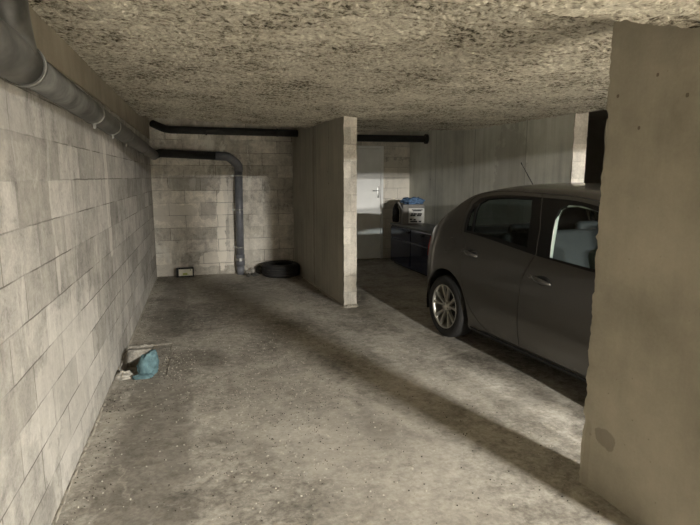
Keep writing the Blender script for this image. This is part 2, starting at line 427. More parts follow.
# spilled mortar fillet at the partition foot
bm = bmesh.new()
for k in range(14):
    lump(bm, (part_x(PN) + .01 + .011 * k, PN - .035 + .012 * math.sin(k * 2.1), -.002), (.028, .03, .018 + .008 * (k % 3)), k, 2, .4)
for k in range(26): lump(bm, (part_x(PN + .08 * k) - .008, PN + .08 * k, -.004), (.02, .06, .015), k + 40, 1, .4)
o = struct(link('trim_3', bm, M['mortar']))

bm = bmesh.new(); rr = random.Random(3)
for k in range(150): lump(bm, (LX + .004 + rr.random() * .012, 1.6 + 7.3 * (k + rr.random()) / 150, -.004), (.004 + rr.random() * .010, .02 + rr.random() * .04, .003 + rr.random() * .009), k, 1, .6)
for k in range(60): lump(bm, (LX + 2.25 * (k + rr.random()) / 60, BY - .004 - rr.random() * .012, -.004), (.02 + rr.random() * .03, .006 + rr.random() * .012, .004 + rr.random() * .010), k + 300, 1, .5)
struct(link('trim_5', bm, M['mortar']))
bm = bmesh.new(); prism(bm, [(part_x(RY) , RY), (rw_x(RY) + .1, RY), (rw_x(RY) + .1, RY + .2), (part_x(RY), RY + .2)], -.1, 2.75)
struct(link('wall_rear', bm, M['wall_rear_bay']))
RN = 5.4
q = [(rw_x(RN), RN), (rw_x(RN) + .18, RN - .01), (rw_x(10.1) + .18, 10.1), (rw_x(10.1), 10.1)]
rough_wall('wall_right', q, -.1, 2.75, M['wall_right'], None)
end_face('trim_4', rw_x(RN) - .002, rw_x(RN) + .182, RN - .004, -.02, 2.4, 5.0)
# third bay beyond: box closed off to keep its inside dark
bm = bmesh.new(); prism(bm, [(6.9, 1.4), (7.1, 1.4), (7.1, 10.1), (6.9, 10.1)], -.1, 2.75); struct(link('wall_far_right', bm, M['concrete']))
bm = bmesh.new(); prism(bm, [(4.4, 9.9), (7.1, 9.9), (7.1, 10.1), (4.4, 10.1)], -.1, 2.75); struct(link('wall_far_rear', bm, M['concrete']))
bm = bmesh.new(); prism(bm, [(4.60, 1.5), (6.95, 1.5), (6.95, 1.56), (4.60, 1.56)], -.02, 2.75); struct(link('door_2', bm, M['metal_door']))  # unseen door added to shut light out of the third bay
bm = bmesh.new(); prism(bm, [(4.55, 1.45), (4.66, 1.45), (4.66, 2.1), (4.55, 2.1)], -.02, 2.75); struct(link('wall_stub_right', bm, M['concrete_y']))
# foreground wall stub, with a chipped vertical arris at its far edge
FN, FF = 1.42, 2.16
bm = bmesh.new(); nz = 150; F = []
cols = [(1.925, FN), (1.915, 1.6), (1.905, 1.8), (1.893, 2.0), (1.882, 2.10), (1.874, 2.14), (1.875, FF), (1.90, FF + .004), (2.04, FF), (2.09, FN)]
for k in range(nz + 1):
    z = -.03 + 2.75 * k / nz; row = []
    chip = .010 * abs(noise.noise(Vector((z * 5, 2, 0)))) + .012 * max(0, noise.noise(Vector((z * 13, 7, 0)))) + .006 * noise.noise(Vector((z * 34, 1, 0)))
    for i, (x, y) in enumerate(cols):
        if i in (5, 6): x += chip * .5; y -= chip * 1.5 * (1 if i == 6 else .7)
        row.append(bm.verts.new((x, y, z)))
    F.append(row)
n = len(cols)
for k in range(nz):
    for i in range(n): bm.faces.new((F[k][i], F[k + 1][i], F[k + 1][(i + 1) % n], F[k][(i + 1) % n]))
bm.faces.new(F[-1]); bmesh.ops.recalc_face_normals(bm, faces=bm.faces[:])
struct(link('wall_front', bm, M['pillar']))

# ceiling: structural slab, sprayed lining with real lumps, lining lip beam
def lining(bm, x0, x1, y0, y1, zf, st, seed, amp=.012, edge_y1=None, back=True, flip=False):
    nx = max(2, int((x1 - x0) / st)); ny = max(2, int((y1 - y0) / st)); g = []
    for j in range(ny + 1):
        row = []
        for i in range(nx + 1):
            x = x0 + (x1 - x0) * i / nx
            ye = edge_y1(x) if edge_y1 else y1
            y = y0 + (ye - y0) * j / ny
            n1 = noise.noise(Vector((x * 22, y * 22, seed))); n2 = noise.noise(Vector((x * 55, y * 55, seed))); n0 = noise.noise(Vector((x * 3, y * 3, seed)))
            z = zf(x, y) + amp * (n1 * .8 + n2 * .7) + .010 * n0
            row.append(bm.verts.new((x, y, z)))
        g.append(row)
    for j in range(ny):
        for i in range(nx): bm.faces.new((g[j][i], g[j + 1][i], g[j + 1][i + 1], g[j][i + 1]))
    if back:      # far and side edges turned up to the slab
        for j in (ny,):
            t = [bm.verts.new((v.co.x, v.co.y + .01, 2.62)) for v in g[j]]
            for i in range(nx): bm.faces.new((g[j][i], t[i], t[i + 1], g[j][i + 1]))
    return g
def e_left(x): return 7.62 + (x + .74) / 2.4 * .28 + .03 * noise.noise(Vector((x * 3, 0, 0)))
def e_right(x): return 8.45 - (x - 1.7) / 2.5 * .75 + .03 * noise.noise(Vector((x * 3, 4, 0)))
def zl(x, y): return zc(x, y)
bm = bmesh.new()
lining(bm, LX + .013, 1.70, 1.73, 8, zl, .017, 1.0, edge_y1=e_left)
lining(bm, 1.70, 4.32, 1.73, 8, zl, .022, 1.0, edge_y1=e_right)
lining(bm, 4.32, 6.95, 1.6, 5.0, zl, .08, 1.0)
struct(link('ceiling', bm, M['ceiling']))
# lower lip (sprayed beam) over the bay mouths
def lip(x, y):
    return 2.18
bm = bmesh.new()
lining(bm, LX - .2, 6.95, 1.15, 1.75, lip, .018, 2.0, amp=.012, edge_y1=lambda x: 1.745 + .012 * noise.noise(Vector((x * 6, 3, 0))) + .008 * noise.noise(Vector((x * 25, 3, 0))))
g = lining(bm, LX - .2, 6.95, 1.12, 1.15, lambda x, y: 2.18 + (1.15 - y) * 20, .018, 2.0, amp=.006, back=False)
struct(link('ceiling_lip', bm, M['ceiling']))
bm = bmesh.new(); box(bm, (1.5, 5.7, 2.68), (17, 9.0, .12)); struct(link('ceiling_slab', bm, M['concrete']))
bm = bmesh.new(); box(bm, (1.5, -4.4, 2.93), (15, 11.6, .12)); struct(link('ceiling_aisle', bm, M['concrete']))
M['dim'] = mat_concrete('dim_aisle_concrete', (.10, .092, .08), 'x', .4, 0, 12.0)
for nm, c, s in (('wall_aisle_middle', (1.12, -3.2, 1.35), (2.72, .2, 2.85)), ('wall_aisle_far', (1.5, -10, 1.3), (15, .2, 3.3)), ('wall_aisle_left', (-6, -4.6, 1.3), (.2, 11, 3.3)), ('wall_aisle_right', (9, -4.3, 1.3), (.2, 11.6, 3.3)),  # first box: unseen wall added to block one lamp from the left bay
                 ('wall_aisle_front', (-3.45, .7, 1.3), (5.2, .2, 2.9)), ('wall_aisle_corner', (8, 1.4, 1.3), (2.2, .2, 2.9))):
    bm = bmesh.new(); box(bm, c, s); struct(link(nm, bm, M['dim']))

# door in the rear bay
DX1, DX0 = 3.385, 2.53
bm = bmesh.new()
for x in (DX0 - .025, DX1 + .025): box(bm, (x, RY - .02, 1.07), (.05, .07, 2.14), bev=.004)
box(bm, ((DX0 + DX1) / 2, RY - .02, 2.165), (DX1 - DX0 + .1, .07, .05), bev=.004)
fr = struct(link('door_frame', bm, M['door_white']))
bm = bmesh.new(); box(bm, (0, 0, 0), (DX1 - DX0 - .008, .04, 2.12), bev=.003)
dr = struct(link('door_1', bm, M['door_white'], loc=((DX0 + DX1) / 2, RY - .025, 1.07)))
fr.parent = dr; fr.location = (-(DX0 + DX1) / 2, -(RY - .025), -1.07)
bm = bmesh.new()
hx = (DX1 - DX0) / 2 - .055
box(bm, (hx, -.026, .24), (.04, .008, .22), bev=.003)
tube(bm, [(hx, -.03, .27), (hx, -.07, .27)], .009, 12)
tube(bm, [(hx + .005, -.068, .27), (hx - .06, -.072, .27), (hx - .12, -.066, .268)], .009, 12)
struct(link('door_handle', bm, M['steel'], dr, True))

# ------------------------------------------------------------------ pipes
px_ = -.655
root = empty('waste_pipe', (px_, 2.2, 2.03))
tag(root, 'long grey plastic waste pipe along the top of the left block wall, branching upwards', 'pipe')
def w2(o, p): o.parent = p; o.matrix_parent_inverse = Matrix.Translation(-Vector(p.location)); return o
def slope(y): return 2.047 - (y - 2.0) * .0185
bm = bmesh.new(); tube(bm, [(px_, y, slope(y)) for y in (2.5, 4, 6, 8.6)], .07, 32)
w2(link('pipe_run', bm, M['pvc'], smooth=False), root)
bm = bmesh.new()
tube(bm, [(px_, .75, slope(.75)), (px_, 2.25, slope(2.25)), (px_, 2.42, slope(2.42))], .083, 32)
tube(bm, [(px_, 2.41, slope(2.41)), (px_, 2.46, slope(2.46))], .0855, 32)
w2(link('branch_fitting', bm, M['pvc']), root)
bm = bmesh.new()
pts = [Vector((px_, 2.36, slope(2.36)))] + bend((px_, 2.36, 2.04), (px_ + .01, 2.24, 2.14), (px_ + .01, 2.19, 2.6), 8, .08) + [Vector((px_ + .01, 2.19, 2.61))]
tube(bm, pts, .082, 32)
w2(link('riser', bm, M['pvc']), root)
for y, r in ((2.44, .087), (3.85, .075), (4.6, .075), (5.4, .075), (6.9, .075)):
    bm = bmesh.new(); tube(bm, [(px_, y - .012, slope(y)), (px_, y + .012, slope(y))], r, 32)
    if r < .085: box(bm, (px_ + .01, y, slope(y) - r - .012), (.014, .018, .03)); box(bm, (px_ - .07, y, slope(y) - .02), (.08, .02, .01))
    o = w2(link('collar', bm, M['pvc_ring']), root)
# back wall pipe
yb = 8.835
root = empty('down_pipe', (.6, yb, 0))
tag(root, 'blue-grey drain pipe crossing the back block wall and dropping to the floor', 'pipe')
A_ = Vector((px_, 8.62, 1.925)); A2 = Vector((-.58, 8.80, 1.965)); B_ = Vector((.45, yb, 1.925)); C_ = Vector((.61, yb, 1.79))
bm = bmesh.new()
pts = [Vector((px_ + .0, 8.60, slope(8.6)))] + [A2] + [Vector((.30, yb, 1.93))]
tube(bm, pts, .064, 28)
w2(link('cross_run', bm, M['pvc_dark']), root)
bm = bmesh.new()
pts = [Vector((.25, yb, 1.932))] + bend((.25, yb, 1.93), B_, C_, 6, .05) + bend(B_, C_, (.605, yb, 0), 6, .06) + [Vector((.605, yb, 1.69))]
tube(bm, pts, .069, 28)
w2(link('elbow', bm, M['pvc_back']), root)
bm = bmesh.new(); tube(bm, [(.605, yb, 1.72), (.59, yb, .28)], .063, 28); w2(link('drop_pipe', bm, M['pvc_back']), root)
bm = bmesh.new(); tube(bm, [(.59, yb, .33), (.588, yb, .14)], .072, 28); tube(bm, [(.588, yb, .15), (.588, yb, -.02)], .064, 28)
w2(link('base_socket', bm, M['pvc_back']), root)
for z in (1.62, 1.07, .45):
    bm = bmesh.new(); tube(bm, [(.603 - (1.7 - z) * .01, yb, z - .012), (.603 - (1.7 - z) * .01, yb, z + .012)], .069, 28)
    box(bm, (.52, yb + .02, z), (.05, .02, .02)); box(bm, (.60, yb + .08, z), (.02, .06, .02))
    w2(link('pipe_clip', bm, M['steel']), root)
bm = bmesh.new(); tube(bm, [(.59, yb, .235), (.59, yb, .265)], .078, 28); box(bm, (.585, yb - .085, .25), (.05, .03, .05), bev=.006)
w2(link('clamp', bm, M['steel'], smooth=False), root)['label'] = 'bright steel clamp band'
# recess pipes under the ceiling
bm = bmesh.new()
tube(bm, [Vector((-.66, 8.72, 2.40))] + bend((-.66, 8.72, 2.40), (-.46, 8.52, 2.30), (.3, 8.5, 2.292), 6, .1) + [Vector((1.525, 8.5, 2.285))], .056, 24)
for x in (.12, 1.2): tube(bm, [(x - .012, 8.5, 2.29), (x + .012, 8.5, 2.29)], .063, 24)
tag(link('recess_pipe', bm, M['pvc_dark']), 'dark pipe in the shadowed ceiling recess above the back block wall', 'pipe')
root = empty('overhead_pipe', (1.7, 9.25, 2.29)); tag(root, 'dark horizontal pipe under the ceiling in front of the white door', 'pipe')
bm = bmesh.new(); tube(bm, [(1.675, 9.28, 2.285), (4.02, 9.1, 2.285)], .062, 24); w2(link('pipe_run', bm, M['pvc_dark']), root)
bm = bmesh.new(); tube(bm, [(3.985, 9.103, 2.285), (4.03, 9.1, 2.285)], .088, 24); w2(link('flange', bm, M['pvc_dark']), root)

# ------------------------------------------------------------------ car
CA = Vector((2.30, 4.70, 0)); tilt = math.radians(6)
car = empty('hatchback_car', CA, math.atan2(-math.cos(tilt), math.sin(tilt)))
tag(car, 'dark grey five-door hatchback parked in the right-hand bay beyond the partition', 'car')
Wd = 1.80
def cr(tab, x):
    """monotone-ish Catmull interpolation of a table"""
    if x <= tab[0][0]: return tab[0][1]
    if x >= tab[-1][0]: return tab[-1][1]
    for i in range(len(tab) - 1):
        if tab[i][0] <= x <= tab[i + 1][0]: break
    x0, y0 = tab[i]; x1, y1 = tab[i + 1]; h = x1 - x0; t = (x - x0) / h
    def sl(a, b): return (tab[b][1] - tab[a][1]) / (tab[b][0] - tab[a][0])
    d = sl(i, i + 1)
    m0 = d if i == 0 else .5 * (d + sl(i - 1, i)); m1 = d if i + 2 >= len(tab) else .5 * (d + sl(i + 1, i + 2))
    if i > 0 and sl(i - 1, i) * d <= 0: m0 = 0
    if i + 2 < len(tab) and sl(i + 1, i + 2) * d <= 0: m1 = 0
    return (2 * t ** 3 - 3 * t * t + 1) * y0 + (t ** 3 - 2 * t * t + t) * h * m0 + (-2 * t ** 3 + 3 * t * t) * y1 + (t ** 3 - t * t) * h * m1
U0, U1 = -.64, 3.28
T_zb = [(-.64, .93), (-.4, 1.0), (-.15, 1.045), (.2, 1.075), (.63, 1.05), (1.3, .985), (1.75, .945), (2.3, .915), (2.7, .885), (3.28, .73)]
T_zk = [(-.64, .945), (-.5, 1.02), (-.34, 1.115), (-.14, 1.265), (.1, 1.41), (.41, 1.475), (.82, 1.50), (1.27, 1.50), (1.6, 1.475), (1.85, 1.415), (2.1, 1.27), (2.4, 1.06), (2.6, .93), (2.75, .895), (3.28, .735)]
T_zc = [(-.64, .96), (-.5, 1.06), (-.34, 1.17), (-.14, 1.32), (.1, 1.47), (.41, 1.53), (.82, 1.55), (1.27, 1.545), (1.6, 1.53), (1.85, 1.475), (2.1, 1.345), (2.4, 1.15), (2.6, 1.01), (2.75, .96), (3.28, .79)]
T_zs = [(-.64, .30), (-.4, .24), (.4, .175), (2.2, .175), (3.0, .2), (3.28, .24)]
T_prof = [(.17, .075), (.21, .035), (.26, .03), (.35, .012), (.5, .0), (.65, .0), (.78, .008), (.9, .025), (1.0, .05), (1.1, .07)]
def taper(u):
    d = max(0, -.20 - u); e = max(0, u - 2.45); return 1.0 * d * d + .20 * e * e
def vlow(u, z):
    return cr(T_prof, z) + taper(u)
def P(u, s, far=False, off=0.0):
    zs, zb, zk, zt = cr(T_zs, u), cr(T_zb, u), cr(T_zk, u), cr(T_zc, u)
    if s <= 1:
        z = zs + (zb - zs) * s; v = vlow(u, z)
    elif s <= 2:
        z = zb + (zk - zb) * (s - 1); h = z - zb; v = vlow(u, zb) + .30 * h + .34 * h * h
    else:
        h = zk - zb; vk = vlow(u, zb) + .30 * h + .34 * h * h; t = min(1, s - 2)
        v = vk + (Wd / 2 - vk) * t; z = zk + (zt - zk) * (1 - (1 - t) ** 2.6)
    p = Vector((u, v, z))
    if off: p += Pn(u, s) * off
    if far: p.y = Wd - p.y
    return p
def Pn(u, s):
    e = .004
    a = P(u + e, s) - P(u - e, s); b = P(u, min(s + e, 2.999)) - P(u, max(s - e, 0))
    n = a.cross(b).normalized()          # forward x up : points to -v (outwards)?
    if n.y > 0 and s < 1.9: n = -n
    if s >= 1.9 and n.z < 0: n = -n
    return n
def s_of(u, z):
    zs, zb, zk = cr(T_zs, u), cr(T_zb, u), cr(T_zk, u)
    if z <= zb: return max(0, (z - zs) / (zb - zs))
    return min(2.15, 1 + (z - zb) / max(.02, zk - zb))
def dens(poly, st=.03, closed=True):
    out = []
    n = len(poly)
    for i in range(n if closed else n - 1):
        a, b = Vector(poly[i]), Vector(poly[(i + 1) % n]); k = max(1, int((b - a).length / st))
        for j in range(k): out.append(a + (b - a) * j / k)
    return out
def rnd(poly, it=2, keep=()):
    """Chaikin corner rounding"""
    for _ in range(it):
        q = []
        n = len(poly)
        for i in range(n):
            a, b = Vector(poly[i]), Vector(poly[(i + 1) % n])
            q += [tuple(a * .8 + b * .2), tuple(a * .2 + b * .8)]
        poly = q
    return poly
def adj(u, z):
    """the glazing leans inwards: move the upper outline rearwards, the belt slightly forwards"""
    if z < .85 or u > 2.0: return u
    w = min(1, (z - .85) / .15) * min(1, max(0, (2.0 - u) / .5))
    h = max(0, min(z, 1.47) - cr(T_zb, u)); v = vlow(u, min(z, cr(T_zb, u))) - taper(u) + .30 * h + .34 * h * h
    return u - (v - .10) * (1.4 - .3 * min(1, max(0, u))) * w
def zpoly(pts): return [(adj(u, z), s_of(adj(u, z), z)) for u, z in pts]
def inside(p, poly):
    c = False; n = len(poly); x, y = p
    for i in range(n):
        x0, y0 = poly[i]; x1, y1 = poly[(i + 1) % n]
        if (y0 > y) != (y1 > y) and x < (x1 - x0) * (y - y0) / (y1 - y0) + x0: c = not c
    return c
def panel(name, outer, holes, mat, far=False, off=0.0, flange=.02, step=.045, parent=None, mirror_join=False, mi=0, label=None):
    """surface patch in car skin coordinates, with rims folded inwards"""
    K = .55
    outer = [tuple(p) for p in dens(outer, .03)]; holes = [[tuple(p) for p in dens(h, .025)] for h in holes]
    vs, es = [], []
    def ring(r):
        i0 = len(vs)
        for p in r: vs.append(Vector((p[0], p[1] * K)))
        for i in range(len(r)): es.append((i0 + i, i0 + (i + 1) % len(r)))
    ring(outer); [ring(h) for h in holes]
    allr = [v.copy() for v in vs]
    us = [p[0] for p in outer]; ss = [p[1] for p in outer]
    u = min(us) + step * .5
    while u < max(us):
        s = min(ss) + step * .5
        while s < max(ss):
            if inside((u, s), outer) and not any(inside((u, s), h) for h in holes):
                q = Vector((u, s * K))
                if min((q - a).length_squared for a in allr) > (step * .42 * K) ** 2: vs.append(q)
            s += step
        u += step
    r = delaunay_2d_cdt(vs, es, [], 0, 1e-6)
    bm = bmesh.new()
    bv = [bm.verts.new(P(q[0], q[1] / K, far, off)) for q in r[0]]
    bm.verts.ensure_lookup_table()
    for f in r[2]:
        c = Vector((0, 0))
        for i in f: c += r[0][i]
        c /= len(f); c = (c[0], c[1] / K)
        if inside(c, outer) and not any(inside(c, h) for h in holes):
            try:
                fc = bm.faces.new([bv[i] for i in (f if far else f[::-1])])
            except ValueError: pass
    bmesh.ops.delete(bm, geom=[v for v in bm.verts if not v.link_faces], context='VERTS')
    bm.normal_update()
    # orient outward
    cen = Vector((1.2, Wd / 2, .8))
    sgn = sum((f.normal.dot(f.calc_center_median() - cen)) * f.calc_area() for f in bm.faces)
    if sgn < 0: bmesh.ops.reverse_faces(bm, faces=bm.faces[:])
    bm.normal_update()
    if flange:
        be = [e for e in bm.edges if e.is_boundary and not all(abs(v.co.y - Wd / 2) < 1e-4 for v in e.verts)]
        nr = {v: v.normal.copy() for e in be for v in e.verts}
        ex = bmesh.ops.extrude_edge_only(bm, edges=be)
        nv = [g for g in ex['geom'] if isinstance(g, bmesh.types.BMVert)]
        src = {}
        for v in nv:
            best = min(nr, key=lambda w: (w.co - v.co).length_squared); src[v] = nr[best]
        for v in nv: v.co -= src[v] * flange
    for f in bm.faces: f.smooth = True
    if parent is None: return bm
    o = link(name, bm, mat, parent)
    sharp(o)
    if label: o['label'] = label
    return o
def sharp(o, ang=40):
    me = o.data
    b = bmesh.new(); b.from_mesh(me)
    for e in b.edges:
        if len(e.link_faces) == 2 and e.calc_face_angle(0) > math.radians(ang): e.smooth = False
    b.to_mesh(me); b.free()

g_ = .004
RD = [(1.10, .235), (.72, .235), (.59, .285), (.46, .38), (.37, .49), (.295, .65), (.255, .81), (.235, .95), (.19, 1.03), (.125, 1.07), (.135, 1.16), (.185, 1.28), (.265, 1.385), (.40, 1.44), (.56, 1.463), (.80, 1.474), (1.20, 1.466), (1.185, 1.2), (1.155, 1.0), (1.115, .8), (1.10, .6)]
RDLO = [(.165, 1.085), (.17, 1.15), (.21, 1.255), (.285, 1.345), (.40, 1.405), (.56, 1.432), (.8, 1.444), (1.197, 1.438), (1.185, 1.2), (1.16, 1.0), (.85, 1.03), (.45, 1.07), (.28, 1.082)]
RGL = [(.315, 1.10), (.325, 1.2), (.345, 1.29), (.39, 1.355), (.50, 1.398), (.8, 1.42), (1.085, 1.42), (1.085, 1.3), (1.06, 1.045), (.8, 1.072), (.45, 1.098)]
RQG = [(.20, 1.105), (.21, 1.17), (.25, 1.265), (.318, 1.33), (.298, 1.2), (.287, 1.105)]
FD = [(1.108, .235), (1.108, .6), (1.123, .8), (1.163, 1.0), (1.193, 1.2), (1.208, 1.466), (1.55, 1.452), (1.80, 1.40), (2.05, 1.25), (2.30, 1.06), (2.42, .93), (2.44, .75), (2.36, .45), (2.30, .235)]
FDLO = [(1.168, 1.0), (1.197, 1.2), (1.207, 1.438), (1.55, 1.425), (1.78, 1.375), (2.02, 1.225), (2.26, 1.045), (2.36, .935), (1.75, .965)]
FGL = [(1.31, 1.005), (1.32, 1.12), (1.35, 1.28), (1.40, 1.36), (1.48, 1.395), (1.58, 1.395), (1.76, 1.345), (1.98, 1.205), (2.2, 1.045), (2.25, .965), (1.75, .985)]
zRD, zFD = zpoly(RD), zpoly(FD)
hatch_win = [(-.49, 2.22), (-.49, 3.01), (.03, 3.01), (.03, 2.30), (-.1, 2.24)]
wscreen = [(1.93, 3.01), (1.93, 2.20), (2.2, 2.14), (2.56, 2.12), (2.56, 3.01)]
hood = [(2.68, 3.01), (2.68, 2.12), (3.2, 2.10), (3.275, 2.3), (3.275, 3.01)]
def arch(cu, r, z0=.175):
    pts = []
    for k in range(25):
        a = PI * (-.12 + 1.24 * k / 24)
        pts.append((cu + r * math.cos(a), .31 + r * math.sin(a)))
    return pts
def outline():
    pts = [(U0, 0), ]
    for cu in (0.0, 2.61):
        a = arch(cu, .392); a = a[::-1]
        zz = [(u, s_of(u, z)) for u, z in a]
        zz = [(u, max(0, s)) for u, s in zz]
        zz[0] = (zz[0][0], 0); zz[-1] = (zz[-1][0], 0)
        pts += zz
    pts += [(U1, 0), (U1, 1), (U1, 2), (U1, 3)]
    pts += [(U0 + (U1 - U0) * k / 40, 3) for k in range(39, 0, -1)]
    pts += [(U0, 3), (U0, 2), (U0, 1)]
    return pts
def grow(poly, d, cx=None):
    """offset polygon outward a little (from centroid normals)"""
    n = len(poly); area = sum(poly[i][0] * poly[(i + 1) % n][1] - poly[(i + 1) % n][0] * poly[i][1] for i in range(n))
    sg = 1 if area > 0 else -1; out = []
    for i in range(n):
        a, b, c = Vector(poly[i - 1]), Vector(poly[i]), Vector(poly[(i + 1) % n])
        t = ((b - a).normalized() + (c - b).normalized()); t = t.normalized() if t.length > 0 else Vector((1, 0))
        out.append((b.x + t.y * d * sg, b.y - t.x * d * sg))
    return out
doors_union = [p for p in RD if p not in ((1.20, 1.466), (1.185, 1.2), (1.155, 1.0), (1.115, .8), (1.10, .6))][1:]
du = [(.72, .235), (.59, .285), (.46, .38), (.37, .49), (.295, .65), (.255, .81), (.235, .95), (.19, 1.03), (.125, 1.07), (.135, 1.16), (.185, 1.28), (.265, 1.385), (.40, 1.44), (.56, 1.463), (.80, 1.474), (1.20, 1.466),
      (1.55, 1.452), (1.80, 1.40), (2.05, 1.25), (2.30, 1.06), (2.42, .93), (2.44, .75), (2.36, .45), (2.30, .235)]
du = zpoly(grow(du, .005))
flap = [( .06 + .07 * math.cos(a), .90 + .075 * math.sin(a)) for a in [2 * PI * k / 28 for k in range(28)]]
flap = [(-.03 + (u - .06), z + .04) for u, z in flap]
body = bmesh.new()
for far in (False, True):
    hs = [du, hatch_win, wscreen, hood] + ([] if far else [zpoly(grow(flap, .003))])
    b = panel('x', outline(), hs, None, far, 0, .022, .05)
    me = bpy.data.meshes.new('tmp'); b.to_mesh(me); b.free(); body.from_mesh(me); bpy.data.meshes.remove(me)
# rear and front closing skins
def cap(bm, u_e, depth, rear=True):
    rows = []
    for k in range(25):
        s = 2.0 * k / 24; e = P(u_e, s); ncol = 21; row = []
        for i in range(ncol):
            t = -1 + 2 * i / (ncol - 1); y = Wd / 2 + t * (Wd / 2 - e.y)
            zt = e.z
            if k >= 22: zt = P(u_e, 2 + (1 - abs(t)) * .999).z - (24 - k) * .012 if k < 24 else P(u_e, min(2.999, 2 + (1 - abs(t)))).z
            bl = (1 - t * t) ** .5
            zz = (zt - .3) / .65
            dz = depth * (1 - .55 * max(0, zz) ** 3 if rear else 1 - .45 * abs(zz - .3) ** 2)
            if k == 24: dz *= .2
            row.append(bm.verts.new((u_e + (-1 if rear else 1) * bl * dz, y, zt)))
        rows.append(row)
    for a, b in zip(rows, rows[1:]):
        for i in range(len(a) - 1):
            f = bm.faces.new((a[i], a[i + 1], b[i + 1], b[i])) if rear else bm.faces.new((a[i], b[i], b[i + 1], a[i + 1])); f.smooth = True
cap(body, U0, .13, True); cap(body, U1, .17, False)
bmesh.ops.remove_doubles(body, verts=body.verts[:], dist=.0008)
body_o = link('body', body, M['paint'], car); sharp(body_o, 50)
panel('hood', grow(hood[:], -.006), [], M['paint'], False, 0, .015, .06, car) if False else None
hb = bmesh.new()
for far in (False, True):
    hp = [(2.686, 3.0), (2.686, 2.13), (3.2, 2.11), (3.268, 2.31), (3.268, 3.0)]
    b = panel('x', hp, [], None, far, 0, .015, .06); me = bpy.data.meshes.new('tmp'); b.to_mesh(me); b.free(); hb.from_mesh(me); bpy.data.meshes.remove(me)
bmesh.ops.remove_doubles(hb, verts=hb.verts[:], dist=.0008); sharp(link('hood', hb, M['paint'], car))
for nm, poly, gm in (('rear_window', [(-.495, 3.0), (-.495, 2.2), (-.1, 2.22), (.035, 2.28), (.035, 3.0)], M['screen_glass']), ('windscreen', [(1.925, 3.0), (1.925, 2.18), (2.2, 2.12), (2.565, 2.10), (2.565, 3.0)], M['screen_glass'])):
    gb = bmesh.new()
    for far in (False, True):
        b = panel('x', poly, [], None, far, -.008, 0, .07); me = bpy.data.meshes.new('tmp'); b.to_mesh(me); b.free(); gb.from_mesh(me); bpy.data.meshes.remove(me)
    bmesh.ops.remove_doubles(gb, verts=gb.verts[:], dist=.0008); link(nm, gb, gm, car)
